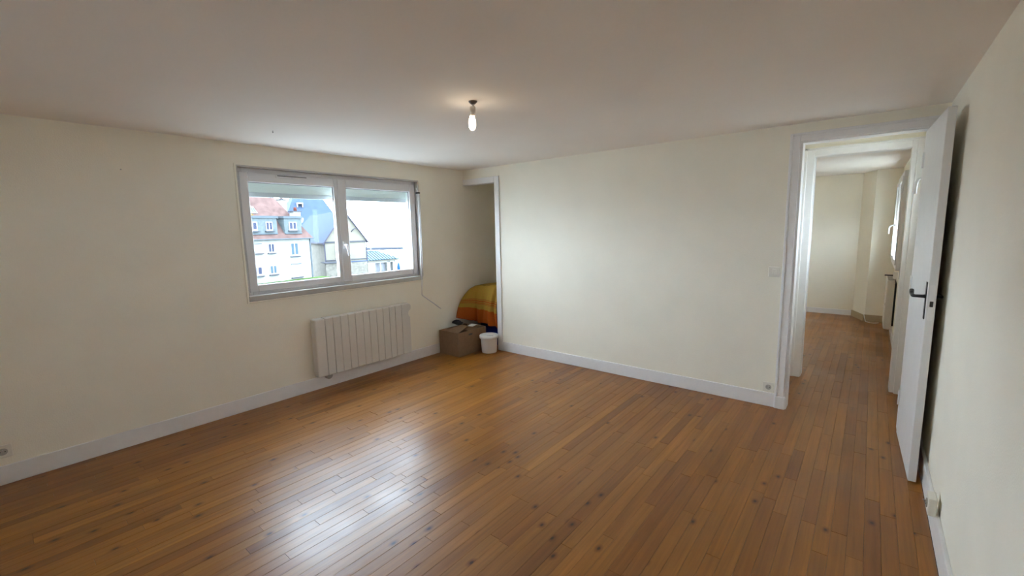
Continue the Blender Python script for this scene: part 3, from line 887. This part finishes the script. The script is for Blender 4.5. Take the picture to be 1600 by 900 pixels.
for sgn in (-1, 1):
    bm = bmesh.new()
    prism(bm, [(0, -0.32, 4.40), (sgn * 3.12, -0.32, -0.06), (sgn * 3.12, -0.32, -0.30), (0, -0.32, 4.12)], (0, 0.10, 0))
    obj('bargeboard', bm, M_BARGE, gh)
    bm = bmesh.new(); tube(bm, [(sgn * 1.35, -0.28, 1.95), (sgn * 1.0, -0.20, 1.75), (sgn * .8, -0.02, 1.45)], 0.06, 6)
    obj('strut', bm, M_BARGE, gh)
box('string_course', (-2.85, 2.76, -0.10, 0.02, 0.0, 0.20), M_COPING, gh)
box('string_course', (-2.85, 2.76, -0.08, 0.02, -2.42, -2.28), M_COPING, gh)
box('downpipe', [(-2.92, -2.80, -0.12, 0, -2.9, -0.1)], M_BARGE, gh)
box('downpipe', [(2.72, 2.84, -0.12, 0, -8, 0.0)], M_BARGE, gh)
box('gutter', [(-3.16, -3.02, -0.2, 23, -0.10, 0.06), (3.02, 3.16, -0.2, 23, -0.10, 0.06)], M_BARGE, gh)
w_ = box('shuttered_window', (-1.55, -0.35, -0.08, 0.05, -2.10, -0.30), M_FACADE, gh)
for k in range(12):
    box('louvre', (-1.50, -0.97, -0.10, -0.07, -2.04 + k * .145, -1.96 + k * .145), M_OFRAME, w_)
for px_ in (0.45, 0.60):
    pass
# -- rubble garden wall in front of it
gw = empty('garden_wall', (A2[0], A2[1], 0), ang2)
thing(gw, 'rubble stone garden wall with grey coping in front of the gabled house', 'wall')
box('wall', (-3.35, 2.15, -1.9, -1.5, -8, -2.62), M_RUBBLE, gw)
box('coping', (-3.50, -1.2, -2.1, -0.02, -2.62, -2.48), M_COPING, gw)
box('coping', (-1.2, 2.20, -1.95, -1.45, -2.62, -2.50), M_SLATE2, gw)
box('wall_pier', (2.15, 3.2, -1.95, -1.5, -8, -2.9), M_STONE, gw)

# -- tall slate roofed tower house far behind
tw = empty('tower_house', (-83.68, 39.02, 0), ang2)
thing(tw, 'distant tall house with steep pale blue pyramid roof behind the gabled house', 'house')
box('wall', (-5.4, 5.4, -5.4, 5.4, -8, 1.6), M_STONE, tw)
bm = bmesh.new()
v = [bm.verts.new(p) for p in ((-5.9, -5.9, 1.5), (5.9, -5.9, 1.5), (5.9, 5.9, 1.5), (-5.9, 5.9, 1.5), (-1.2, 0, 11.3), (1.2, 0, 11.3))]
for f in ((0, 1, 5, 4), (1, 2, 5), (2, 3, 4, 5), (3, 0, 4), (3, 2, 1, 0)):
    bm.faces.new([v[i] for i in f])
obj('slate_roof', bm, M_SLATE2, tw)
box('roof_window', [(-2.3, -1.25, -3.4, -2.4, 6.9, 7.15), (-2.3, -2.15, -3.3, -2.4, 6.3, 6.9), (-1.4, -1.25, -3.3, -2.4, 6.3, 6.9)], M_OFRAME, tw)

# -- pavilion by the water
A3 = (-67.13, 41.24, 0.0)
ang3 = math.radians(88.79)
pv = empty('pavilion', A3, ang3)
thing(pv, 'low white pavilion with teal standing seam roof by the water', 'building')
# local x along front (0..6.65), y away = local +y is rot90 -> (-x world)
box('wall', [(-4, -0.1, 0.3, 6, -7, -4.0), (4.45, 5.15, 0.3, 6, -7, -4.0), (5.75, 6.3, 0.3, 6, -7, -4.0), (-4, 6.3, 0.3, 6, -4.45, -4.0), (-4, 6.3, 5.6, 6, -7, -4.0),
             (-0.1, 4.45, 0.3, 0.5, -7, -6.2)], M_FACADE, pv)
box('dark_opening', (-0.1, 6.2, 0.9, 1.0, -6.9, -4.4), mat('dark_opening', (0.07, 0.075, 0.085), 0.5), pv)
for q in (1.6, 2.9):
    box('mullion', (q, q + .22, 0.35, 0.5, -6.2, -4.4), M_FACADE, pv)
box('fascia', (-4.3, 6.65, -0.02, 0.12, -4.12, -3.80), M_STONE, pv)
bm = bmesh.new()
v = [bm.verts.new(p) for p in ((-4.6, -0.15, -3.82), (6.75, -0.15, -3.82), (6.75, 6.4, -3.82), (-4.6, 6.4, -3.82), (-2.0, 3.1, -2.32), (4.25, 3.1, -2.32))]
for f in ((0, 1, 5, 4), (1, 2, 5), (2, 3, 4, 5), (3, 0, 4), (3, 2, 1, 0)):
    bm.faces.new([v[i] for i in f])
rf = obj('metal_roof', bm, M_TEAL, pv)
box('eaves_edge', (-4.6, 6.75, -0.22, -0.12, -3.90, -3.80), M_TEALR, pv)
for k in range(18):
    xs = -4.2 + k * 0.60
    t_end = 1.0
    if xs > 4.25: t_end = max(0.05, (6.75 - xs) / 2.5)
    if xs < -2.0: t_end = max(0.05, (xs + 4.6) / 2.6)
    bm = bmesh.new()
    prism(bm, [(xs, -0.15, -3.80), (xs + .17, -0.15, -3.80), (xs + .17, -0.15 + 3.25 * t_end, -3.80 + 1.5 * t_end), (xs, -0.15 + 3.25 * t_end, -3.80 + 1.5 * t_end)], (0, 0, 0.07))
    obj('seam', bm, M_TEALR, rf)
box('ridge_cap', (-2.0, 4.25, 3.02, 3.18, -2.34, -2.26), M_TEALR, rf)
bm = bmesh.new(); tube(bm, [(2.9, 3.1, -2.3), (2.9, 3.1, -1.7)], 0.08, 6)
obj('roof_vent', bm, M_OFRAME, pv)
# parasol, folded
ps = empty('parasol', (-60.3, 43.15, -7.0))
thing(ps, 'folded blue parasol standing in front of the low pavilion', 'parasol')
bm = bmesh.new(); lathe(bm, [(0.04, 0.9), (0.20, 0.95), (0.30, 1.3), (0.26, 2.0), (0.10, 2.7), (0.02, 2.85)], 12)
obj('canopy', bm, M_CANVAS, ps)
bm = bmesh.new(); tube(bm, [(0, 0, 0), (0, 0, 2.95)], 0.03, 8)
obj('pole', bm, M_ZINC, ps)
bm = bmesh.new(); lathe(bm, [(0.30, 0.0), (0.28, 0.25), (0.08, 0.35)], 12)
obj('base', bm, M_CANVAS, ps)
# low wall and dark shed on the right
box_w = box('low_wall', (-60.5, -60.1, 44.0, 52, -7.0, -6.1), M_FACADE)
thing(box_w, 'low white wall right of the folded blue parasol', 'wall')
sd = empty('beach_hut', (-79.0, 58.6, -7.0), ang3)
thing(sd, 'distant flat roofed hut with dark shutters beyond the pavilion', 'building')
box('wall', (-1.5, 6, 0, 4, 0, 3.0), M_FACADE, sd)
box('dark_shutter', (-1.0, 0.35, -.06, 0.02, 0.2, 2.1), mat('grey_shutter', (0.10, 0.10, 0.115), 0.6), sd)
box('dark_shutter', (0.5, 2.4, -.06, 0.02, 0.2, 2.1), MATS['grey_shutter'], sd)
